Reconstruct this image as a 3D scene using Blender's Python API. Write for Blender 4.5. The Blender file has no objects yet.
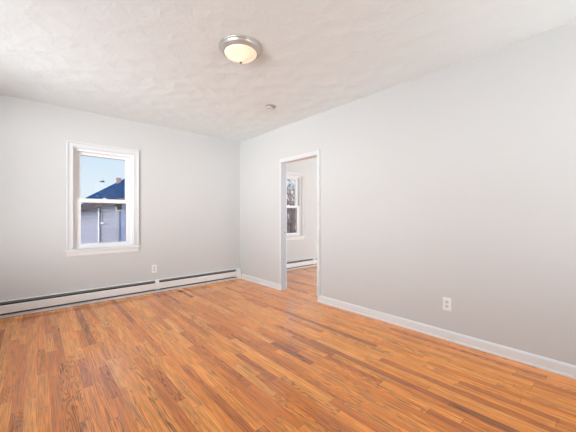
import bpy, bmesh, math, random
from mathutils import Vector, Matrix

S = bpy.context.scene
COL = S.collection

# ------------------------------------------------------------------ camera
CAM = Vector((-2.8273, -4.5268, 1.1286))
YAW = math.radians(41.56)
FPX = 285.4
cd = bpy.data.cameras.new('camera')
cam = bpy.data.objects.new('camera', cd)
COL.objects.link(cam)
cam.location = CAM
cam.rotation_euler = (math.radians(90), 0, -YAW)
cd.sensor_fit = 'HORIZONTAL'
cd.sensor_width = 36.0
cd.lens = FPX / 576 * 36.0
cd.shift_y = 0.67 / 576
cd.clip_start = 0.05
S.camera = cam

# ------------------------------------------------------------------ exposure
S.view_settings.view_transform = 'Standard'
S.view_settings.look = 'None'
S.view_settings.gamma = 1.0
S.view_settings.use_curve_mapping = False
S.view_settings.exposure = 0.0

# ------------------------------------------------------------------ sky
GLOW = Vector((-0.66, -0.64, -0.42)).normalized()   # added glow, behind-left and below the horizon, to brighten the ceiling
GLOW_STRENGTH = 18.0
w = bpy.data.worlds.new('sky')
S.world = w
w.use_nodes = True
nt = w.node_tree
nt.nodes.clear()
N, L = nt.nodes.new, nt.links.new
out = N('ShaderNodeOutputWorld')
bg = N('ShaderNodeBackground')
tc = N('ShaderNodeTexCoord')
sp = N('ShaderNodeSeparateXYZ')
L(tc.outputs['Generated'], sp.inputs[0])
cr = N('ShaderNodeValToRGB')
e = cr.color_ramp.elements
e[0].position = 0.0; e[0].color = (0.90, 0.96, 1.0, 1)
e[1].position = 0.40; e[1].color = (0.52, 0.74, 1.0, 1)
m = cr.color_ramp.elements.new(0.17); m.color = (0.72, 0.86, 1.0, 1)
L(sp.outputs['Z'], cr.inputs[0])
dt = N('ShaderNodeVectorMath'); dt.operation = 'DOT_PRODUCT'
dt.inputs[1].default_value = GLOW
L(tc.outputs['Generated'], dt.inputs[0])
mx = N('ShaderNodeMath'); mx.operation = 'MAXIMUM'; mx.inputs[1].default_value = 0
L(dt.outputs['Value'], mx.inputs[0])
pw = N('ShaderNodeMath'); pw.operation = 'POWER'; pw.inputs[1].default_value = 1.1
L(mx.outputs[0], pw.inputs[0])
ms = N('ShaderNodeVectorMath'); ms.operation = 'SCALE'
ms.inputs[0].default_value = (0.955, 0.983, 1.005)
sc = N('ShaderNodeMath'); sc.operation = 'MULTIPLY'; sc.inputs[1].default_value = GLOW_STRENGTH
L(pw.outputs[0], sc.inputs[0]); L(sc.outputs[0], ms.inputs['Scale'])
ad = N('ShaderNodeVectorMath'); ad.operation = 'ADD'
L(cr.outputs['Color'], ad.inputs[0]); L(ms.outputs[0], ad.inputs[1])
L(ad.outputs[0], bg.inputs['Color'])
bg.inputs['Strength'].default_value = 1.0
L(bg.outputs[0], out.inputs[0])


def portal(name, loc, rot, sx, sy):
    """marks an open window so that the sky behind it is sampled well"""
    ld = bpy.data.lights.new(name, 'AREA')
    ld.shape = 'RECTANGLE'; ld.size = sx; ld.size_y = sy
    ld.cycles.is_portal = True
    o = bpy.data.objects.new(name, ld); COL.objects.link(o)
    o.location = loc; o.rotation_euler = rot


# ------------------------------------------------------------------ materials
def mat(name, color, rough=0.6, metal=0.0, spec=0.5, noise=0.0, nscale=8.0, bump=0.0, bscale=200.0, emit=None, estr=0.0):
    mm = bpy.data.materials.new(name); mm.use_nodes = True
    t = mm.node_tree; b = t.nodes['Principled BSDF']
    b.inputs['Base Color'].default_value = (*color, 1)
    b.inputs['Roughness'].default_value = rough
    b.inputs['Metallic'].default_value = metal
    b.inputs['Specular IOR Level'].default_value = spec
    co = t.nodes.new('ShaderNodeTexCoord')
    n = t.nodes.new('ShaderNodeTexNoise'); n.inputs['Scale'].default_value = nscale; n.inputs['Detail'].default_value = 4
    t.links.new(co.outputs['Object'], n.inputs['Vector'])
    mixn = t.nodes.new('ShaderNodeMix'); mixn.data_type = 'RGBA'
    mixn.inputs['A'].default_value = (*[c * (1 - noise) for c in color], 1)
    mixn.inputs['B'].default_value = (*[min(1, c * (1 + noise)) for c in color], 1)
    t.links.new(n.outputs['Fac'], mixn.inputs['Factor'])
    t.links.new(mixn.outputs['Result'], b.inputs['Base Color'])
    if bump:
        n2 = t.nodes.new('ShaderNodeTexNoise'); n2.inputs['Scale'].default_value = bscale; n2.inputs['Detail'].default_value = 3
        t.links.new(co.outputs['Object'], n2.inputs['Vector'])
        bp = t.nodes.new('ShaderNodeBump'); bp.inputs['Strength'].default_value = bump; bp.inputs['Distance'].default_value = 0.002
        t.links.new(n2.outputs['Fac'], bp.inputs['Height']); t.links.new(bp.outputs[0], b.inputs['Normal'])
    if emit:
        b.inputs['Emission Color'].default_value = (*emit, 1); b.inputs['Emission Strength'].default_value = estr
    return mm


M = {}
M['wall'] = mat('wall_paint', (0.595, 0.60, 0.595), 0.75, spec=0.25, noise=0.01, nscale=1.5, bump=0.25, bscale=90)
M['trim'] = mat('trim_paint', (0.77, 0.785, 0.79), 0.35, noise=0.01)
M['casing'] = mat('casing_paint', (0.67, 0.68, 0.685), 0.4, noise=0.01)
M['jamb'] = mat('jamb_grey', (0.40, 0.42, 0.46), 0.45, noise=0.02)  # cool grey for the left jamb alone; the others take the trim white
M['vinyl'] = mat('window_vinyl', (0.80, 0.805, 0.81), 0.35, noise=0.005)
M['dark_pane_edge'] = mat('dark_pane_edge', (0.10, 0.11, 0.10), 0.6, noise=0.1)
M['heater'] = mat('heater_enamel', (0.80, 0.805, 0.80), 0.35, noise=0.01)
M['heater_dark'] = mat('heater_fins', (0.10, 0.10, 0.095), 0.5, metal=0.3, noise=0.2, nscale=30)
M['heater_grey'] = mat('heater_damper', (0.22, 0.21, 0.20), 0.45, noise=0.05)
M['plate'] = mat('outlet_plastic', (0.82, 0.82, 0.81), 0.35, noise=0.005)
M['socket'] = mat('socket_plastic', (0.66, 0.65, 0.63), 0.4, noise=0.01)
M['slot'] = mat('dark_slot', (0.05, 0.05, 0.05), 0.6, noise=0.1)
M['nickel'] = mat('brushed_nickel', (0.52, 0.50, 0.47), 0.36, metal=0.6, noise=0.06, nscale=40)
M['brass'] = mat('dark_brass', (0.20, 0.16, 0.10), 0.4, metal=0.8, noise=0.1)
M['detector_grey'] = mat('detector_base_metal', (0.30, 0.295, 0.28), 0.5, noise=0.02)
M['detector'] = mat('detector_plastic', (0.66, 0.65, 0.63), 0.5, noise=0.01)
M['siding_trim'] = mat('siding_trim', (0.17, 0.17, 0.20), 0.6, noise=0.03)
M['brown_shingle'] = mat('brown_fascia', (0.055, 0.042, 0.048), 0.9, noise=0.35, nscale=14, spec=0.1)
M['chimney'] = mat('chimney_brick', (0.13, 0.085, 0.09), 0.9, noise=0.3, nscale=6, spec=0.1)
M['white_pole'] = mat('white_downspout', (0.36, 0.36, 0.39), 0.5, noise=0.02)
M['bird'] = mat('bird_feathers', (0.06, 0.065, 0.07), 0.8, noise=0.2)
M['sticker'] = mat('sticker_print', (0.035, 0.04, 0.024), 0.5, noise=0.5, nscale=60)
M['sticker_dark'] = mat('sticker_ink', (0.012, 0.014, 0.016), 0.5, noise=0.2)
M['bark'] = mat('bark', (0.07, 0.052, 0.05), 0.9, noise=0.4, nscale=20, spec=0.1)
M['twig'] = mat('twigs', (0.13, 0.10, 0.09), 0.9, noise=0.4, nscale=6, spec=0.1)
M['pine'] = mat('pine_needles', (0.05, 0.06, 0.045), 0.9, noise=0.4, nscale=6, spec=0.1)
M['ground'] = mat('winter_lawn', (0.16, 0.14, 0.11), 0.95, noise=0.3, nscale=1.5, spec=0.1)
M['house_pink'] = mat('taupe_siding', (0.22, 0.18, 0.18), 0.85, noise=0.15, nscale=2, spec=0.1)


def lined(name, color, period, depth, axis='Z', dark=0.8, nz=0.05, spec=0.15):
    """horizontal courses (siding, shingles)"""
    mm = mat(name, color, 0.75, noise=nz, nscale=2.5, spec=spec)
    t = mm.node_tree; b = t.nodes['Principled BSDF']
    co = t.nodes.new('ShaderNodeTexCoord'); s = t.nodes.new('ShaderNodeSeparateXYZ')
    t.links.new(co.outputs['Object'], s.inputs[0])
    d = t.nodes.new('ShaderNodeMath'); d.operation = 'DIVIDE'; d.inputs[1].default_value = period
    t.links.new(s.outputs[axis], d.inputs[0])
    f = t.nodes.new('ShaderNodeMath'); f.operation = 'FRACT'; t.links.new(d.outputs[0], f.inputs[0])
    bp = t.nodes.new('ShaderNodeBump'); bp.inputs['Distance'].default_value = depth; bp.inputs['Strength'].default_value = 1.0
    bp.invert = True
    t.links.new(f.outputs[0], bp.inputs['Height']); t.links.new(bp.outputs[0], b.inputs['Normal'])
    return mm


M['siding'] = lined('lavender_grey_siding', (0.20, 0.192, 0.235), 0.11, 0.012)
M['siding_blue'] = lined('blue_grey_siding', (0.165, 0.18, 0.27), 0.11, 0.012)
M['blue_roof'] = lined('blue_shingles', (0.012, 0.030, 0.075), 0.14, 0.02, nz=0.45, spec=0.0)


def glass_material():
    mm = bpy.data.materials.new('window_glass'); mm.use_nodes = True
    t = mm.node_tree; t.nodes.clear()
    o = t.nodes.new('ShaderNodeOutputMaterial'); mxs = t.nodes.new('ShaderNodeMixShader')
    tr = t.nodes.new('ShaderNodeBsdfTransparent'); gl = t.nodes.new('ShaderNodeBsdfGlossy')
    tr.inputs[0].default_value = (0.97, 0.98, 0.98, 1); gl.inputs['Roughness'].default_value = 0.02
    fr = t.nodes.new('ShaderNodeFresnel'); fr.inputs[0].default_value = 1.09
    t.links.new(fr.outputs[0], mxs.inputs[0]); t.links.new(tr.outputs[0], mxs.inputs[1]); t.links.new(gl.outputs[0], mxs.inputs[2])
    t.links.new(mxs.outputs[0], o.inputs[0])
    return mm


M['glass'] = glass_material()


def lamp_glass_material():
    mm = bpy.data.materials.new('alabaster_glass_lit'); mm.use_nodes = True
    t = mm.node_tree; b = t.nodes['Principled BSDF']
    b.inputs['Base Color'].default_value = (0.62, 0.56, 0.45, 1); b.inputs['Roughness'].default_value = 0.25
    co = t.nodes.new('ShaderNodeTexCoord')
    n = t.nodes.new('ShaderNodeTexNoise'); n.inputs['Scale'].default_value = 9; n.inputs['Detail'].default_value = 5; n.inputs['Distortion'].default_value = 1.2
    t.links.new(co.outputs['Object'], n.inputs['Vector'])
    r = t.nodes.new('ShaderNodeValToRGB')
    r.color_ramp.elements[0].position = 0.35; r.color_ramp.elements[0].color = (0.78, 0.60, 0.38, 1)
    r.color_ramp.elements[1].position = 0.62; r.color_ramp.elements[1].color = (0.95, 0.86, 0.66, 1)
    t.links.new(n.outputs['Fac'], r.inputs[0]); t.links.new(r.outputs[0], b.inputs['Emission Color'])
    b.inputs['Emission Strength'].default_value = 0.62
    return mm


M['lamp_glass'] = lamp_glass_material()


def ceiling_material():
    mm = bpy.data.materials.new('hand_trowelled_ceiling'); mm.use_nodes = True
    t = mm.node_tree; b = t.nodes['Principled BSDF']
    b.inputs['Roughness'].default_value = 0.85; b.inputs['Specular IOR Level'].default_value = 0.2
    b.inputs['Base Color'].default_value = (0.795, 0.86, 0.875, 1)
    n, l = t.nodes.new, t.links.new
    co = n('ShaderNodeTexCoord')
    n1 = n('ShaderNodeTexNoise'); n1.inputs['Scale'].default_value = 3.2; n1.inputs['Detail'].default_value = 2
    l(co.outputs['Object'], n1.inputs['Vector'])
    add = n('ShaderNodeMix'); add.data_type = 'RGBA'; add.blend_type = 'LINEAR_LIGHT'; add.inputs['Factor'].default_value = 0.10
    l(co.outputs['Object'], add.inputs['A']); l(n1.outputs['Color'], add.inputs['B'])
    v = n('ShaderNodeTexVoronoi'); v.inputs['Scale'].default_value = 4.6; v.feature = 'F1'; v.inputs['Randomness'].default_value = 0.9
    l(add.outputs['Result'], v.inputs['Vector'])
    # every trowel pass leaves a fan tilted its own way
    n2 = n('ShaderNodeTexNoise'); n2.inputs['Scale'].default_value = 11; n2.inputs['Detail'].default_value = 6; n2.inputs['Roughness'].default_value = 0.6
    n2.inputs['Distortion'].default_value = 1.5
    l(add.outputs['Result'], n2.inputs['Vector'])
    sm = n('ShaderNodeMapRange'); sm.inputs['From Min'].default_value = 0.0; sm.inputs['From Max'].default_value = 0.6
    l(v.outputs['Distance'], sm.inputs['Value'])
    m1 = n('ShaderNodeMath'); m1.operation = 'MULTIPLY_ADD'; m1.inputs[1].default_value = 0.55
    l(n2.outputs['Fac'], m1.inputs[0]); l(sm.outputs[0], m1.inputs[2])
    bp = n('ShaderNodeBump'); bp.inputs['Strength'].default_value = 0.45; bp.inputs['Distance'].default_value = 0.012
    l(m1.outputs[0], bp.inputs['Height']); l(bp.outputs[0], b.inputs['Normal'])
    return mm


M['ceiling'] = ceiling_material()


def floor_material():
    """57 mm oak strips running away from the camera along Y"""
    mm = bpy.data.materials.new('oak_strip_floor'); mm.use_nodes = True
    t = mm.node_tree; b = t.nodes['Principled BSDF']
    n, l = t.nodes.new, t.links.new

    def math_(op, a, bb=None, c=None):
        k = n('ShaderNodeMath'); k.operation = op
        for i, v in enumerate((a, bb, c)):
            if v is None: continue
            if isinstance(v, (int, float)): k.inputs[i].default_value = v
            else: l(v, k.inputs[i])
        return k.outputs[0]
    co = n('ShaderNodeTexCoord'); s = n('ShaderNodeSeparateXYZ'); l(co.outputs['Object'], s.inputs[0])
    X, Y = s.outputs['X'], s.outputs['Y']
    rx = math_('DIVIDE', X, 0.0575)
    row = math_('FLOOR', rx); fx = math_('FRACT', rx)
    wn = n('ShaderNodeTexWhiteNoise'); wn.noise_dimensions = '1D'; l(row, wn.inputs['W'])
    ry = math_('ADD', math_('DIVIDE', Y, 0.72), math_('MULTIPLY', wn.outputs['Value'], 17.0))
    # uneven board lengths
    ry = math_('ADD', ry, math_('MULTIPLY', math_('SINE', math_('MULTIPLY', ry, 2.1)), 0.32))
    brd = math_('FLOOR', ry); fy = math_('FRACT', ry)
    cv = n('ShaderNodeCombineXYZ'); l(row, cv.inputs[0]); l(brd, cv.inputs[1])
    wb = n('ShaderNodeTexWhiteNoise'); wb.noise_dimensions = '2D'; l(cv.outputs[0], wb.inputs['Vector'])
    rnd = wb.outputs['Value']
    ramp = n('ShaderNodeValToRGB'); el = ramp.color_ramp.elements
    el[0].position = 0.0; el[0].color = (0.42, 0.125, 0.026, 1)
    el[1].position = 1.0; el[1].color = (0.90, 0.38, 0.09, 1)
    for p_, c_ in ((0.07, (0.66, 0.185, 0.022, 1)), (0.4, (0.86, 0.282, 0.040, 1)), (0.7, (0.90, 0.325, 0.055, 1)), (0.93, (0.92, 0.36, 0.07, 1))):
        q = el.new(p_); q.color = c_
    l(rnd, ramp.inputs[0])
    # grain: long streaks, shifted for each board
    off = n('ShaderNodeCombineXYZ'); l(math_('MULTIPLY', rnd, 37.0), off.inputs[2])
    gv = n('ShaderNodeCombineXYZ'); l(math_('MULTIPLY', X, 46.0), gv.inputs[0]); l(math_('MULTIPLY', Y, 2.4), gv.inputs[1]); l(math_('MULTIPLY', rnd, 91.0), gv.inputs[2])
    g1 = n('ShaderNodeTexNoise'); g1.inputs['Scale'].default_value = 1.0; g1.inputs['Detail'].default_value = 5; g1.inputs['Roughness'].default_value = 0.65
    l(gv.outputs[0], g1.inputs['Vector'])
    # cathedral figure
    cvv = n('ShaderNodeCombineXYZ'); l(math_('MULTIPLY', X, 15.0), cvv.inputs[0]); l(math_('MULTIPLY', Y, 1.5), cvv.inputs[1]); l(math_('MULTIPLY', rnd, 53.0), cvv.inputs[2])
    g2 = n('ShaderNodeTexNoise'); g2.inputs['Scale'].default_value = 1.0; g2.inputs['Detail'].default_value = 1.5
    l(cvv.outputs[0], g2.inputs['Vector'])
    ring = math_('SINE', math_('MULTIPLY', g2.outputs['Fac'], 120.0))
    ring = math_('POWER', math_('MULTIPLY_ADD', ring, 0.5, 0.5), 3.0)
    wb2 = n('ShaderNodeSeparateColor'); l(wb.outputs['Color'], wb2.inputs[0])
    figured = math_('MULTIPLY', ring, math_('POWER', wb2.outputs['Green'], 1.5))
    # tone = 1 +- grain - rings
    tone = math_('MULTIPLY_ADD', g1.outputs['Fac'], 1.1, 0.50)
    fv = n('ShaderNodeCombineXYZ'); l(math_('MULTIPLY', X, 170.0), fv.inputs[0]); l(math_('MULTIPLY', Y, 5.0), fv.inputs[1]); l(math_('MULTIPLY', rnd, 71.0), fv.inputs[2])
    g3 = n('ShaderNodeTexNoise'); g3.inputs['Scale'].default_value = 1.0; g3.inputs['Detail'].default_value = 3
    l(fv.outputs[0], g3.inputs['Vector'])
    tone = math_('MULTIPLY', tone, math_('MULTIPLY_ADD', g3.outputs['Fac'], 1.7, 0.16))
    tone = math_('SUBTRACT', tone, math_('MULTIPLY', figured, 0.62))
    # seams between strips and at board ends
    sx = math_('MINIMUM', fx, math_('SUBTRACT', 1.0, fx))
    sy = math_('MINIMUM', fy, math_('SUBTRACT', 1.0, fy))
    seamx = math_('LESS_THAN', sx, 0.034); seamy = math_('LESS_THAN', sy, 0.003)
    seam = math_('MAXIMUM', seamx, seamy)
    # bevel glints painted pale along some strips, dark joints along others, dark butt ends
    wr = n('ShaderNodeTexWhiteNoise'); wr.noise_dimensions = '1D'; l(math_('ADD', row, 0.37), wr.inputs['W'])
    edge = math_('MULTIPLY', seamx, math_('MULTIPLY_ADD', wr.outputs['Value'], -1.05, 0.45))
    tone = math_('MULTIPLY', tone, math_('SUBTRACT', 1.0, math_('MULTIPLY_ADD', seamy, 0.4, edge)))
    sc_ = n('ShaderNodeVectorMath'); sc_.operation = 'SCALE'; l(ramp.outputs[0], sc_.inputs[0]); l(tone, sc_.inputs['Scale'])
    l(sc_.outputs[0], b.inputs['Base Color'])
    l(math_('MULTIPLY_ADD', g1.outputs['Fac'], 0.10, 0.16), b.inputs['Roughness'])
    b.inputs['Specular IOR Level'].default_value = 0.5
    b.inputs['Coat Weight'].default_value = 0.4; b.inputs['Coat Roughness'].default_value = 0.10; b.inputs['Coat IOR'].default_value = 1.5
    # each strip is cupped a touch and tilted a touch
    h = math_('MULTIPLY_ADD', math_('MULTIPLY', fx, wb2.outputs['Blue']), 0.5, math_('MULTIPLY', seam, -1.2))
    h = math_('MULTIPLY_ADD', g1.outputs['Fac'], 0.25, h)
    bp = n('ShaderNodeBump'); bp.inputs['Strength'].default_value = 0.25; bp.inputs['Distance'].default_value = 0.0008
    l(h, bp.inputs['Height']); l(bp.outputs[0], b.inputs['Normal'])
    return mm


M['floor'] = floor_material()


# ------------------------------------------------------------------ mesh helpers
def box(bm, x0, x1, y0, y1, z0, z1):
    vs = [bm.verts.new(p) for p in ((x0, y0, z0), (x1, y0, z0), (x1, y1, z0), (x0, y1, z0), (x0, y0, z1), (x1, y0, z1), (x1, y1, z1), (x0, y1, z1))]
    for f in ((3, 2, 1, 0), (4, 5, 6, 7), (0, 1, 5, 4), (1, 2, 6, 5), (2, 3, 7, 6), (3, 0, 4, 7)):
        bm.faces.new([vs[i] for i in f])


def prism(bm, prof, a, b_, axis):
    """extrude a closed 2D profile along an axis; profile is in the two other axes"""
    def P(u, v, t):
        return {'x': (t, u, v), 'y': (u, t, v), 'z': (u, v, t)}[axis]
    A = [bm.verts.new(P(u, v, a)) for u, v in prof]; B = [bm.verts.new(P(u, v, b_)) for u, v in prof]
    bm.faces.new(A); bm.faces.new(B[::-1])
    k = len(prof)
    for i in range(k):
        bm.faces.new((A[i], B[i], B[(i + 1) % k], A[(i + 1) % k]))


def tube(bm, p0, p1, r0, r1, n=8):
    p0, p1 = Vector(p0), Vector(p1)
    d = (p1 - p0).normalized(); u = d.orthogonal().normalized(); v = d.cross(u)
    A = [bm.verts.new(p0 + (u * math.cos(2 * math.pi * i / n) + v * math.sin(2 * math.pi * i / n)) * r0) for i in range(n)]
    B = [bm.verts.new(p1 + (u * math.cos(2 * math.pi * i / n) + v * math.sin(2 * math.pi * i / n)) * r1) for i in range(n)]
    bm.faces.new(A[::-1]); bm.faces.new(B)
    for i in range(n):
        bm.faces.new((A[i], A[(i + 1) % n], B[(i + 1) % n], B[i]))


def lathe(bm, prof, n=64):
    rings = []
    for r, z in prof:
        if r < 1e-6:
            rings.append([bm.verts.new((0, 0, z))])
        else:
            rings.append([bm.verts.new((r * math.cos(2 * math.pi * i / n), r * math.sin(2 * math.pi * i / n), z)) for i in range(n)])
    for A, B in zip(rings, rings[1:]):
        for i in range(n):
            j = (i + 1) % n
            if len(A) == 1 and len(B) == 1: continue
            if len(A) == 1: bm.faces.new((A[0], B[i], B[j]))
            elif len(B) == 1: bm.faces.new((A[i], A[j], B[0]))
            else: bm.faces.new((A[i], A[j], B[j], B[i]))


def obj(name, bm, m_, parent=None, bevel=0.0, smooth=False, loc=None):
    bmesh.ops.recalc_face_normals(bm, faces=bm.faces[:])
    me = bpy.data.meshes.new(name); bm.to_mesh(me); bm.free()
    me.materials.append(M[m_])
    if smooth:
        for p in me.polygons: p.use_smooth = True
    o = bpy.data.objects.new(name, me); COL.objects.link(o)
    if parent: o.parent = parent
    if loc: o.location = loc
    if bevel:
        bv = o.modifiers.new('bevel', 'BEVEL'); bv.width = bevel; bv.segments = 2; bv.limit_method = 'ANGLE'
    return o


def boxes(name, bl, m_, parent=None, bevel=0.0):
    bm = bmesh.new()
    for q in bl: box(bm, *q)
    return obj(name, bm, m_, parent, bevel)


def empty(name, loc, label=None, cat=None, group=None, kind=None):
    o = bpy.data.objects.new(name, None); COL.objects.link(o); o.location = loc
    o.empty_display_size = 0.1
    tag(o, label, cat, group, kind)
    return o


def tag(o, label=None, cat=None, group=None, kind=None):
    for k, v in (('label', label), ('category', cat), ('group', group), ('kind', kind)):
        if v: o[k] = v
    return o


def structure(o, label=None, cat=None):
    return tag(o, label, cat, None, 'structure')


# ------------------------------------------------------------------ the setting
H = 2.5
XL, YB = -3.9, -6.0        # left wall, wall behind the camera
T = 0.10                   # partition thickness
E_ = 0.16                  # outer wall thickness
XR = 3.4                   # far side of the next room


def wall_with_holes(name, axis, p0, p1, a0, a1, holes, m_='wall'):
    """wall slab between p0..p1 across, a0..a1 along, with rectangular openings (a, b, z0, z1)"""
    bm = bmesh.new()
    cuts = sorted(holes)
    a = a0
    def B(s, e_, z0, z1):
        if e_ - s < 1e-6 or z1 - z0 < 1e-6: return
        if axis == 'x': box(bm, s, e_, p0, p1, z0, z1)
        else: box(bm, p0, p1, s, e_, z0, z1)
    for (s, e_, z0, z1) in cuts:
        B(a, s, 0, H); B(s, e_, 0, z0); B(s, e_, z1, H); a = e_
    B(a, a1, 0, H)
    return obj(name, bm, m_)


# window opening sizes
WC = -2.118; WH = 0.350; WZ0, WZ1 = 0.700, 2.018
WC2 = 1.248
DY0, DY1, DZ = -1.9452, -1.183, 1.955     # doorway clear opening
JT = 0.02

structure(wall_with_holes('wall_back', 'x', 0.0, E_, XL - E_, XR + E_,
                          [(WC - WH, WC + WH, WZ0, WZ1), (WC2 - WH, WC2 + WH, WZ0, WZ1)]),
          'pale grey-white painted wall holding the window on the left', 'wall')
structure(wall_with_holes('wall_right', 'y', 0.0, T, YB, 0.0, [(DY0 - JT, DY1 + JT, 0.0, DZ + JT)]),
          'long off-white painted wall with the doorway in it', 'wall')
LWIN = [(-4.3, -3.1, 0.6, 2.2), (-2.7, -1.0, 0.6, 2.2)]
structure(wall_with_holes('wall_left', 'y', XL - E_, XL, YB, 0.0, LWIN), 'white painted wall on the left beyond the picture', 'wall')
FWIN = [(-1.42, -0.58, 0.75, 2.2)]  # unseen window added to light the ceiling and right wall
NWIN = [(0.25, 1.7, 0.2, 2.35), (1.82, 3.3, 0.2, 2.35)]  # unseen windows, added and enlarged to brighten the next room
structure(wall_with_holes('wall_front', 'x', YB - E_, YB, XL - E_, XR + E_, FWIN + NWIN), 'white painted wall behind the camera', 'wall')
RWIN = [(-5.4, -3.4, 0.4, 2.3), (-2.8, -0.4, 0.4, 2.3)]  # more unseen windows added for light in the next room
structure(wall_with_holes('wall_far_right', 'y', XR, XR + E_, YB, 0.0, RWIN), 'white painted wall at the far side of the next room', 'wall')
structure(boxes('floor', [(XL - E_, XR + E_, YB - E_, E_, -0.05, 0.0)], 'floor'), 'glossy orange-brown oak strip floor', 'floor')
structure(boxes('ceiling', [(XL - E_, XR + E_, YB - E_, E_, H, H + 0.06)], 'ceiling'), 'white hand-trowelled textured ceiling', 'ceiling')

for (a, b_, z0, z1) in LWIN:
    portal('window_daylight', (XL - E_ * 0.5, (a + b_) / 2, (z0 + z1) / 2), (0, math.radians(-90), 0), z1 - z0, b_ - a)
for (a, b_, z0, z1) in FWIN + NWIN:
    portal('window_daylight', ((a + b_) / 2, YB - E_ * 0.5, (z0 + z1) / 2), (math.radians(90), 0, 0), b_ - a, z1 - z0)
for (a, b_, z0, z1) in RWIN:
    portal('window_daylight', (XR + E_ * 0.5, (a + b_) / 2, (z0 + z1) / 2), (0, math.radians(90), 0), z1 - z0, b_ - a)
for c in (WC, WC2):
    portal('window_daylight', (c, E_ + 0.02, (WZ0 + WZ1) / 2), (math.radians(-90), 0, 0), 2 * WH, WZ1 - WZ0)


# plain casings round the unseen windows, most of them added for light
def far_casing(n, axis, p, s, e_, z0, z1, inward):
    c = 0.065; d = 0.018 * inward
    bl = []
    for (a, b_, q0, q1) in ((s - c, s, z0 - c, z1 + c), (e_, e_ + c, z0 - c, z1 + c), (s, e_, z1, z1 + c), (s, e_, z0 - c, z0), ):
        lo, hi = sorted((p, p + d))
        bl.append((a, b_, lo, hi, q0, q1) if axis == 'x' else (lo, hi, a, b_, q0, q1))
    structure(boxes('trim_%d' % n, bl, 'trim'), 'white casing round an unseen window outside the picture', 'trim')


k = 10
for q in LWIN: far_casing(k, 'y', XL, *q, 1); k += 1
for q in FWIN + NWIN: far_casing(k, 'x', YB, *q, 1); k += 1
for q in RWIN: far_casing(k, 'y', XR, *q, -1); k += 1


# baseboards: a flat board with an eased top and a shoe at the floor
def base_profile(s):
    return [(0, 0), (s * 0.020, 0), (s * 0.020, 0.010), (s * 0.014, 0.018), (s * 0.014, 0.072), (s * 0.009, 0.084), (s * 0.004, 0.088), (0, 0.088)]


def baseboard(name, axis, runs, s, off, label):
    bm = bmesh.new()
    for a, b_ in runs:
        prism(bm, [(off + u, v) for u, v in base_profile(s)], a, b_, axis)
    structure(obj(name, bm, 'trim'), label, 'baseboard')


baseboard('baseboard_right', 'y', [(YB, DY0 ), (DY1, -0.068)], -1, 0.0, 'white baseboard along the foot of the long right wall')
baseboard('baseboard_left', 'y', [(YB, -0.075)], 1, XL, 'white baseboard of the left wall')
baseboard('baseboard_front', 'x', [(XL + 0.02, -0.02)], 1, YB, 'white baseboard behind the camera')
baseboard('baseboard_far_side', 'y', [(YB, DY0 - 0.02), (DY1 + 0.02, -0.075)], 1, T, 'white baseboard on the next room side of the partition')
baseboard('baseboard_far_right', 'y', [(YB, -0.075)], -1, XR, 'white baseboard of the far wall of the next room')

# ------------------------------------------------------------------ doorway
door = empty('door_1', (0, (DY0 + DY1) / 2, 0), 'open doorway to the next room with white jambs and no door leaf', 'doorway', None, 'structure')
dy = (DY0 + DY1) / 2
def rel(bl, o): return [(a - o[0], b - o[0], c - o[1], d - o[1], e1 - o[2], f - o[2]) for a, b, c, d, e1, f in bl]
o0 = (0, dy, 0)
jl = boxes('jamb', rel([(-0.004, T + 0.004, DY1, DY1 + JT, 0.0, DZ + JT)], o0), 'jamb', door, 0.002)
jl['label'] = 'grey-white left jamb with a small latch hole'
boxes('jamb', rel([(-0.004, T + 0.004, DY0 - JT, DY0, 0.0, DZ + JT)], o0), 'trim', door, 0.002)
boxes('head_jamb', rel([(-0.004, T + 0.004, DY0, DY1, DZ, DZ + JT)], o0), 'trim', door, 0.002)
sp_ = boxes('strike_plate', rel([(0.058, 0.082, DY1 - 0.0015, DY1, 0.855, 0.915)], (0, 0, 0)), 'nickel', None)
sp_.parent = jl; sp_.location = (0, -dy, 0)
sh_ = boxes('latch_hole', [(0.062, 0.078, DY1 - 0.003, DY1 - 0.0005, 0.872, 0.898)], 'slot', None)
sh_.parent = jl; sh_.location = (0, -dy, 0)
CT = 0.032
# casing: the wide strip on the camera side of the opening, a flush narrow one on the far side
boxes('casing', rel([(-CT, 0.0, DY0 - 0.043, DY0 - 0.002, 0.088, DZ + 0.062)], o0), 'casing', door, 0.003)
boxes('casing', rel([(-0.006, 0.0, DY1 + 0.002, DY1 + 0.035, 0.088, DZ + 0.062)], o0), 'casing', door, 0.002)
boxes('head_casing', rel([(-0.007, 0.0, DY0 - 0.002, DY1 + 0.002, DZ + 0.003, DZ + 0.062)], o0), 'casing', door, 0.003)
for a, b_ in ((DY0 - 0.06, DY0 - 0.004), (DY1 + 0.004, DY1 + 0.06)):
    boxes('casing', rel([(T, T + 0.016, a, b_, 0.0, DZ + 0.06)], o0), 'trim', door, 0.003)
boxes('head_casing', rel([(T, T + 0.016, DY0 - 0.004, DY1 + 0.004, DZ + 0.004, DZ + 0.06)], o0), 'trim', door, 0.003)


# ------------------------------------------------------------------ double-hung windows
def ring(x0, x1, z0, z1, y0, y1, l_, r_, b_, t_):
    """rectangular frame with its four member widths"""
    return [(x0, x0 + l_, y0, y1, z0, z1), (x1 - r_, x1, y0, y1, z0, z1), (x0 + l_, x1 - r_, y0, y1, z0, z0 + b_), (x0 + l_, x1 - r_, y0, y1, z1 - t_, z1)]


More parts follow.
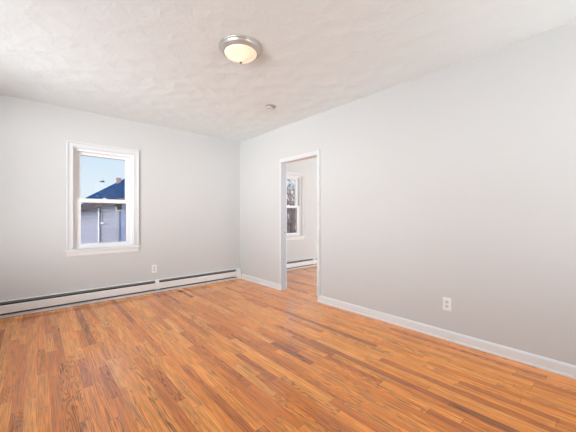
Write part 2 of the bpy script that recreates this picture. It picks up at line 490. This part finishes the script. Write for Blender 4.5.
def make_window(name, cx, label, gx=0.262):
    r = empty(name, (cx, 0, 0), label, 'window', None, 'structure')
    w_ = WH
    # picture-frame casing: flat board with a raised outer band
    bm = bmesh.new()
    for q in ring(-0.415, 0.415, WZ0 - 0.002, 2.083, -0.014, 0.0, 0.068, 0.068, 0.0, 0.068)[:2] + [(-0.347, 0.347, -0.014, 0.0, 2.015, 2.083)]:
        box(bm, *q)
    for q in [(-0.415, -0.397, -0.024, -0.014, WZ0 + .002, 2.083), (0.397, 0.415, -0.024, -0.014, WZ0 + .002, 2.083), (-0.397, 0.397, -0.024, -0.014, 2.065, 2.083)]:
        box(bm, *q)
    for q in [(-0.357, -0.347, -0.018, -0.014, WZ0 + .002, 2.025), (0.347, 0.357, -0.018, -0.014, WZ0 + .002, 2.025), (-0.347, 0.347, -0.018, -0.014, 2.015, 2.025)]:
        box(bm, *q)
    obj('casing', bm, 'casing', r, 0.002)
    boxes('stool', [(-0.428, 0.428, -0.045, 0.0, WZ0 - 0.012, WZ0 + 0.012), (-0.347, 0.347, 0.0, 0.03, WZ0 - 0.01, WZ0 + 0.012)], 'trim', r, 0.004)
    bm = bmesh.new()
    prism(bm, [(0, 0.628), (-0.010, 0.628), (-0.014, 0.640), (-0.014, 0.668), (-0.022, 0.688), (0, 0.688)], -0.412, 0.412, 'x')
    obj('apron', bm, 'trim', r)
    boxes('jamb_liner', ring(-w_, w_, WZ0, WZ1, 0.0, E_ - 0.01, 0.010, 0.010, 0.012, 0.010), 'vinyl', r)
    boxes('window_frame', ring(-w_ + .01, w_ - .01, WZ0 + .012, WZ1 - .01, 0.030, 0.13, 0.030, 0.030, 0.022, 0.028), 'vinyl', r, 0.002)
    # lower sash nearer the room, upper sash further out
    ls = boxes('lower_sash', ring(-0.310, 0.310, WZ0 + 0.030, 1.368, 0.040, 0.078, 0.310 - gx, 0.310 - gx, 0.045, 0.052), 'vinyl', r, 0.003)
    us = boxes('upper_sash', ring(-0.310, 0.310, 1.310, 1.985, 0.084, 0.122, 0.310 - gx, 0.310 - gx, 0.055, 0.045), 'vinyl', r, 0.003)
    boxes('glass_pane', [(-gx, gx, 0.058, 0.062, WZ0 + 0.075, 1.316)], 'glass', ls)
    boxes('glass_pane', [(-gx, gx, 0.102, 0.106, 1.365, 1.940)], 'glass', us)
    boxes('dark_pane_edge', [(-gx, gx, 0.050, 0.058, 1.309, 1.316), (gx - 0.005, gx, 0.050, 0.058, WZ0 + 0.075, 1.309)], 'dark_pane_edge', ls)  # thin dark strips along the top and right edge of the lower pane
    boxes('dark_pane_edge', [(-gx, gx, 0.094, 0.102, 1.935, 1.940)], 'dark_pane_edge', us)
    bm = bmesh.new(); box(bm, -0.022, 0.022, 0.045, 0.070, 1.368, 1.376); box(bm, -0.006, 0.020, 0.048, 0.060, 1.376, 1.384)
    obj('sash_lock', bm, 'vinyl', ls, 0.002)
    return r


make_window('window_1', WC, 'white double-hung window on the left wall section looking at a neighbouring roof')
make_window('window_2', WC2, 'white double-hung window of the next room seen through the doorway', 0.238)


# ------------------------------------------------------------------ baseboard heaters
def heater(x0, x1, joints, label, endcap_right=True):
    r = empty('baseboard_heater', (x0, 0, 0), label, 'heater')
    Lh = x1 - x0
    D = 0.064
    bm = bmesh.new()     # back panel with the hood folded forward at the top and the foot at the floor
    prism(bm, [(0, 0.020), (-0.003, 0.020), (-0.003, 0.181), (-0.034, 0.181), (-0.037, 0.176), (-0.040, 0.176), (-0.038, 0.184), (0, 0.186)], 0, Lh, 'x')
    obj('back_panel', bm, 'heater', r)
    bm = bmesh.new()
    prism(bm, [(-0.003, 0.004), (-D + 0.002, 0.004), (-D + 0.002, 0.028), (-D + 0.006, 0.028), (-D + 0.006, 0.010), (-0.003, 0.010)], 0, Lh, 'x')
    obj('bottom_rail', bm, 'heater', r)
    edges = [0.0] + [j - x0 for j in joints] + [Lh]
    for i in range(len(edges) - 1):
        a, b_ = edges[i] + 0.004, edges[i + 1] - 0.004
        bm = bmesh.new()
        prism(bm, [(-D, 0.053), (-D, 0.136), (-D + 0.004, 0.142), (-D + 0.008, 0.143), (-D + 0.008, 0.141), (-D + 0.004, 0.136), (-D + 0.004, 0.053)], a, b_, 'x')
        obj('front_cover', bm, 'heater', r)
        bm = bmesh.new()
        prism(bm, [(-0.044, 0.160), (-0.030, 0.168), (-0.029, 0.166), (-0.043, 0.157)], a + 0.02, b_ - 0.02, 'x')
        obj('damper', bm, 'heater_grey', r)
        bm = bmesh.new()
        box(bm, a + 0.004, b_ - 0.004, -0.054, -0.006, 0.055, 0.135)
        f = obj('fin_element', bm, 'heater_dark', r)
    boxes('inner_back', [(0.002, Lh - 0.002, -0.0045, -0.0031, 0.022, 0.178)], 'heater_dark', r)
    for j in joints:
        c = j - x0
        bm = bmesh.new()
        prism(bm, [(0, 0.046), (-D - 0.0015, 0.046), (-D - 0.0015, 0.143), (-0.040, 0.1865), (0, 0.1875)], c - 0.027, c + 0.027, 'x')
        obj('joint_cover', bm, 'heater', r)
    if endcap_right:
        bm = bmesh.new()
        prism(bm, [(0, 0.003), (-D - 0.002, 0.003), (-D - 0.002, 0.145), (-0.041, 0.188), (0, 0.189)], Lh - 0.080, Lh, 'x')
        obj('end_cap', bm, 'heater', r)
    return r


heater(XL + 0.02, -0.020, [-1.462], 'long white baseboard heater along the wall under the window')
heater(T + 0.02, XR - 0.02, [1.945], 'white baseboard heater in the next room seen through the doorway', 0.238)


# ------------------------------------------------------------------ electrical outlets
def outlet(name, loc, rz, label):
    """faces local -Y"""
    r = empty(name, loc, label, 'outlet')
    r.rotation_euler = (0, 0, rz)
    boxes('cover_plate', [(-0.0365, 0.0365, -0.006, 0.0, -0.0595, 0.0595)], 'plate', r, 0.003)
    for s in (1, -1):
        bm = bmesh.new(); z = s * 0.0195
        pts = []
        for i in range(24):
            a = 2 * math.pi * i / 24
            pts.append((0.0170 * math.cos(a), z + max(-0.0135, min(0.0135, 0.0170 * math.sin(a)))))
        prism(bm, pts, -0.0085, -0.0055, 'y')
        so = obj('socket', bm, 'socket', r)
        boxes('slots', [(-0.0078, -0.0054, -0.0089, -0.0080, z + 0.0005, z + 0.0085), (0.0054, 0.0078, -0.0089, -0.0080, z + 0.0005, z + 0.0075), (-0.0022, 0.0022, -0.0089, -0.0080, z - 0.0090, z - 0.0045)], 'slot', so)
    bm = bmesh.new(); tube(bm, (0, -0.0075, 0), (0, -0.0055, 0), 0.003, 0.0034, 12)
    obj('screw', bm, 'nickel', r)


outlet('wall_outlet', (-1.492, 0, 0.350), 0, 'white outlet below and right of the window, just above the heater')
outlet('wall_outlet', (0, -3.537, 0.328), math.radians(-90), 'white outlet low on the long right wall')

# ------------------------------------------------------------------ ceiling light
lt = empty('ceiling_light', (-1.576, -2.536, H), 'lit flush-mount ceiling light, cream glass bowl in a brushed nickel ring', 'ceiling light')
bm = bmesh.new()
lathe(bm, [(0.0, 0.0), (0.172, 0.0), (0.174, -0.004), (0.173, -0.009), (0.166, -0.013), (0.162, -0.020), (0.158, -0.029), (0.150, -0.036), (0.146, -0.039), (0.143, -0.044), (0.137, -0.047), (0.132, -0.047), (0.130, -0.040), (0.0, -0.036)], 72)
pan = obj('metal_ring', bm, 'nickel', lt, smooth=True)
bm = bmesh.new()
pr = [(0.1305, -0.038), (0.1305, -0.044)]
for i in range(1, 15):
    a = math.pi / 2 * i / 14
    pr.append((0.1305 * (1 - math.sin(a) ** 1.0 * i / 14) ** 0.95 if i < 14 else 0.0, -0.044 - 0.075 * i / 14))
lathe(bm, pr, 72)
gl = obj('glass_bowl', bm, 'lamp_glass', lt, smooth=True)
gl['label'] = 'glowing cream alabaster glass bowl'
bm = bmesh.new()
lathe(bm, [(0.0, -0.114), (0.010, -0.115), (0.0105, -0.118), (0.006, -0.120), (0.0075, -0.124), (0.006, -0.128), (0.0, -0.130)], 24)
obj('finial', bm, 'brass', lt, smooth=True)

# ------------------------------------------------------------------ smoke detector base
sd = empty('smoke_detector', (-0.640, -1.735, H), 'small round off-white detector on the ceiling near the doorway', 'smoke detector')
bm = bmesh.new()
lathe(bm, [(0.0, 0.0), (0.062, 0.0), (0.063, -0.004), (0.060, -0.009), (0.0, -0.009)], 40)
obj('mounting_base', bm, 'detector_grey', sd, smooth=False)
bm = bmesh.new()
lathe(bm, [(0.0, -0.009), (0.044, -0.009), (0.044, -0.016), (0.040, -0.022), (0.026, -0.024), (0.0, -0.024)], 40)
cv_ = obj('cover', bm, 'detector', sd, 0.0, loc=(-0.006, 0.020, 0))
bm = bmesh.new()
for i in range(12):
    a = 2 * math.pi * i / 12
    c, s = math.cos(a), math.sin(a)
    tube(bm, (0.0435 * c, 0.0435 * s, -0.013), (0.0450 * c, 0.0450 * s, -0.013), 0.002, 0.002, 8)
obj('vent', bm, 'slot', cv_)

# ------------------------------------------------------------------ sticker on the glass
st = empty('window_sticker', (-1.944, 0.0575, 1.264), 'small dark olive square sticker in the top right corner of the lower pane', 'sticker')
boxes('printed_square', [(-0.030, 0.036, -0.001, 0.0, -0.042, 0.040)], 'sticker', st)
boxes('dark_corner', [(-0.054, -0.024, -0.003, -0.001, 0.012, 0.040)], 'sticker_dark', st)
boxes('paper_edge', [(-0.036, -0.030, -0.0015, 0.0, -0.042, 0.014), (-0.036, 0.038, -0.0015, 0.0, -0.047, -0.042)], 'vinyl', st)

# ------------------------------------------------------------------ outside
GZ = -3.0
bm = bmesh.new()
box(bm, -40, 60, 0.3, 80, GZ - 0.2, GZ)
structure(obj('ground', bm, 'ground'), 'brown winter lawn outside the windows', 'ground')

# unseen lower storey and roof, added to keep glow off the neighbouring house
structure(boxes('wall_below_blocker', [(XL - 2.5, XR + 3.5, YB - E_, E_, GZ, -0.051)], 'siding'), 'unseen lower storey wall added to shade the neighbouring house', 'wall')
bm = bmesh.new()
prism(bm, [(YB - 0.5, H + 0.061), (E_ + 0.35, H + 0.061), (YB / 2, H + 2.6)], XL - 2.8, XR + 3.8, 'x')
structure(obj('roof', bm, 'brown_shingle'), 'unseen roof added above the rooms to shade the neighbouring house', 'roof')

# nearer house: gable end with lavender-grey siding and a low brown roof edge
ny = 7.0
nh = empty('neighbour_house', (3.0, ny + 4, GZ), 'lavender grey sided house with brown gable edge seen through lower window pane', 'house')
def A(x, y, z): return (x - 3.0, y - ny - 4, z - GZ)
def gable(x): return 1.30 + (x + 1.75) * 0.262 if x < 2.6 else 1.30 + (2.6 + 1.75) * 0.262 - (x - 2.6) * 0.262
bm = bmesh.new()
xl, xs, xr = -2.6, -0.60, 5.2
prism(bm, [(xl - 3, 0), (xs - 3, 0), (xs - 3, gable(xs) - GZ), (xl - 3, gable(xl) - GZ)], -4, 4, 'y')
obj('sided_wall', bm, 'siding', nh)
bm = bmesh.new()
prism(bm, [(xs - 3, 0), (xr - 3, 0), (xr - 3, gable(xr) - GZ), (2.6 - 3, gable(2.6) - GZ), (xs - 3, gable(xs) - GZ)], -3.97, 4, 'y')
b2 = obj('bluish_wall', bm, 'siding_blue', nh); b2['label'] = 'bluer siding right of the corner board'
for nm, (p, q) in (('roof_slope', (-3.3, 2.6)), ('roof_slope', (2.6, 5.7))):
    bm = bmesh.new()
    prism(bm, [(p - 3, gable(p) - GZ), (q - 3, gable(q) - GZ), (q - 3, gable(q) - GZ + 0.18), (p - 3, gable(p) - GZ + 0.18)], -4.3, 4.3, 'y')
    obj(nm, bm, 'brown_shingle', nh)
bx = (-0.70, -0.60)
boxes('corner_board', [(bx[0] - 3, bx[1] - 3, -4.03, -4.0, 0, gable(-0.62) - GZ)], 'siding_trim', nh)
dsx = -1.212
bm = bmesh.new(); box(bm, dsx - 3.0 - 0.014, dsx - 3.0 + 0.014, -4.06, -4.0, 0.2, gable(dsx) - GZ - 0.02)
obj('downspout', bm, 'white_pole', nh)
bm = bmesh.new(); tube(bm, (-1.13 - 3, -4.03, 3.95), (-1.13 - 3, -4.03, 4.32), 0.014, 0.014, 8)
cdt = obj('service_conduit', bm, 'siding_trim', nh)
bm = bmesh.new(); box(bm, -1.16 - 3, -1.06 - 3, -4.10, -4.0, 3.88, 3.94)
mt = obj('meter_box', bm, 'white_pole', nh, 0.01); mt['label'] = 'pale box on the grey siding'
wd = boxes('house_window', [(-0.33 - 3, 0.25 - 3, -4.02, -3.97, 2.9, 3.75)], 'white_pole', nh)
boxes('pane', [(-0.30 - 3, 0.22 - 3, -4.03, -4.02, 2.95, 3.70)], 'sticker_dark', wd)

# further house: dark blue hip roof with a chimney
fh = empty('hip_roof_house', (5.57, 22.0, GZ), 'house with dark blue hip roof seen through the upper window pane', 'house')
ex, ey, ez = -0.43, 16.0, 2.16
W_, D_ = 12.0, 12.0
bm = bmesh.new(); box(bm, -W_ / 2 + .3, W_ / 2 - .3, -D_ / 2 + .3, D_ / 2 - .3, 0, ez - GZ - 0.05)
obj('sided_wall', bm, 'siding_blue', fh)
bm = bmesh.new()
z0 = ez - GZ; pk = 5.0; a = W_ / 2; d_ = D_ / 2
v = [bm.verts.new(p) for p in ((-a, -d_, z0), (a, -d_, z0), (a, d_, z0), (-a, d_, z0), (-a + pk, -d_ + pk, z0 + .66 * pk), (a - pk, -d_ + pk, z0 + .66 * pk), (a - pk, d_ - pk, z0 + .66 * pk), (-a + pk, d_ - pk, z0 + .66 * pk))]
for f in ((0, 1, 5, 4), (1, 2, 6, 5), (2, 3, 7, 6), (3, 0, 4, 7), (4, 5, 6, 7), (3, 2, 1, 0)):
    bm.faces.new([v[i] for i in f])
obj('hip_roof', bm, 'blue_roof', fh)
boxes('fascia', ring(0, 0, 0, 0, 0, 0, 0, 0, 0, 0)[:0] + [(-a - .03, a + .03, -d_ - .03, -d_ + 0.02, z0 - 0.14, z0 - 0.001), (-a - .03, -a + .02, -d_ + .02, d_, z0 - 0.14, z0 - 0.001)], 'trim', fh)
bm = bmesh.new()
cx_, cy_ = 1.70 - 5.57, 19.0 - 22.0
box(bm, cx_ - .13, cx_ + .13, cy_ - .13, cy_ + .13, 6.0, 6.82)
box(bm, cx_ - .15, cx_ + .15, cy_ - .15, cy_ + .15, 6.82, 6.92)
obj('chimney', bm, 'chimney', fh)

# bird in the sky
bt = 14.0
bp_ = CAM + Vector((0.1757, 1.1806, 0.1227)) * bt
bird = empty('bird', bp_, 'small dark bird flying in the pale sky outside the window', 'bird')
bm = bmesh.new()
lathe(bm, [(0.0, -0.13), (0.012, -0.11), (0.03, -0.05), (0.036, 0.0), (0.03, 0.05), (0.022, 0.075), (0.024, 0.095), (0.012, 0.115), (0.0, 0.14)], 12)
bmesh.ops.rotate(bm, verts=bm.verts[:], cent=(0, 0, 0), matrix=Matrix.Rotation(math.radians(90), 3, 'Y'))
body = obj('body', bm, 'bird', bird, smooth=True)
for s in (1, -1):
    bm = bmesh.new()
    pr = [(0.06, 0.02 * s, 0.012), (0.075, 0.10 * s, 0.05), (0.01, 0.22 * s, 0.03), (-0.03, 0.12 * s, 0.045), (-0.05, 0.02 * s, 0.012)]
    top = [bm.verts.new(p) for p in pr]; bot = [bm.verts.new((p[0], p[1], p[2] - 0.012)) for p in pr]
    bm.faces.new(top); bm.faces.new(bot[::-1])
    for i in range(5): bm.faces.new((top[i], bot[i], bot[(i + 1) % 5], top[(i + 1) % 5]))
    obj('wing', bm, 'bird', bird)


# bare trees outside the next room's window
def tree(name, base, h, seed, label, lean=0.0, m_='bark'):
    rnd = random.Random(seed)
    r = empty(name, base, label, 'tree', 'bare trees outside the next room window')
    bm = bmesh.new(); tw = bmesh.new()
    def grow(bmx, p, d, l_, rad, depth):
        q = p + d * l_
        tube(bmx if depth > 3 else tw, p, q, rad, rad * 0.72, 7 if depth > 3 else 4)
        if depth == 0: return
        for _ in range(3 if depth < 5 else 2):
            nd = (d + Vector((rnd.uniform(-.8, .8), rnd.uniform(-.8, .8), rnd.uniform(-.25, .45)))).normalized()
            grow(bmx, q - d * 0.02, nd, l_ * rnd.uniform(0.62, 0.85), rad * 0.66, depth - 1)
    t0 = Vector((0, 0, -0.05)); prev = t0
    r0 = 0.035 * h / 2 + 0.06
    seg = 6
    for i in range(seg):
        q = Vector((lean * (i + 1) / seg, rnd.uniform(-.05, .05), h * 0.5 * (i + 1) / seg))
        tube(bm, prev, q, r0 * (1 - i * .07), r0 * (1 - (i + 1) * .07), 10)
        if i >= 2:
            for _ in range(2):
                nd = Vector((rnd.uniform(-1, 1), rnd.uniform(-1, 1), rnd.uniform(.1, .7))).normalized()
                grow(bm, q, nd, h * 0.11, r0 * 0.3, 4)
        prev = q
    grow(bm, prev, Vector((0, 0, 1)), h * 0.14, r0 * .5, 5)
    obj('trunk', bm, m_, r); obj('twigs', tw, 'twig', r)


tree('bare_tree', (7.3, 6.5, GZ), 6.6, 3, 'bare brown tree nearest to the next room window')
tree('bare_tree', (12.2, 12.0, GZ), 7.2, 11, 'bare tree midway between the nearest one and the taupe house')
tree('bare_tree', (17.0, 17.5, GZ), 7.4, 5, 'bare tree furthest from the next room window')
bh = empty('taupe_house', (24.0, 25.5, GZ), 'taupe house behind the bare trees outside the next room window', 'house')
bm = bmesh.new(); box(bm, -4, 4, -3, 3, 0, 4.6)
obj('sided_wall', bm, 'house_pink', bh)
bm = bmesh.new(); prism(bm, [(-3.4, 4.6), (3.4, 4.6), (0, 6.4)], -4.3, 4.3, 'x')
obj('gable_roof', bm, 'brown_shingle', bh)
for x in (-2.6, 0, 2.6):
    f_ = boxes('house_window', [(x - .5, x + .5, -3.04, -2.98, 2.6, 3.9)], 'white_pole', bh)
    boxes('pane', [(x - .42, x + .42, -3.05, -3.04, 2.68, 3.82)], 'sticker_dark', f_)
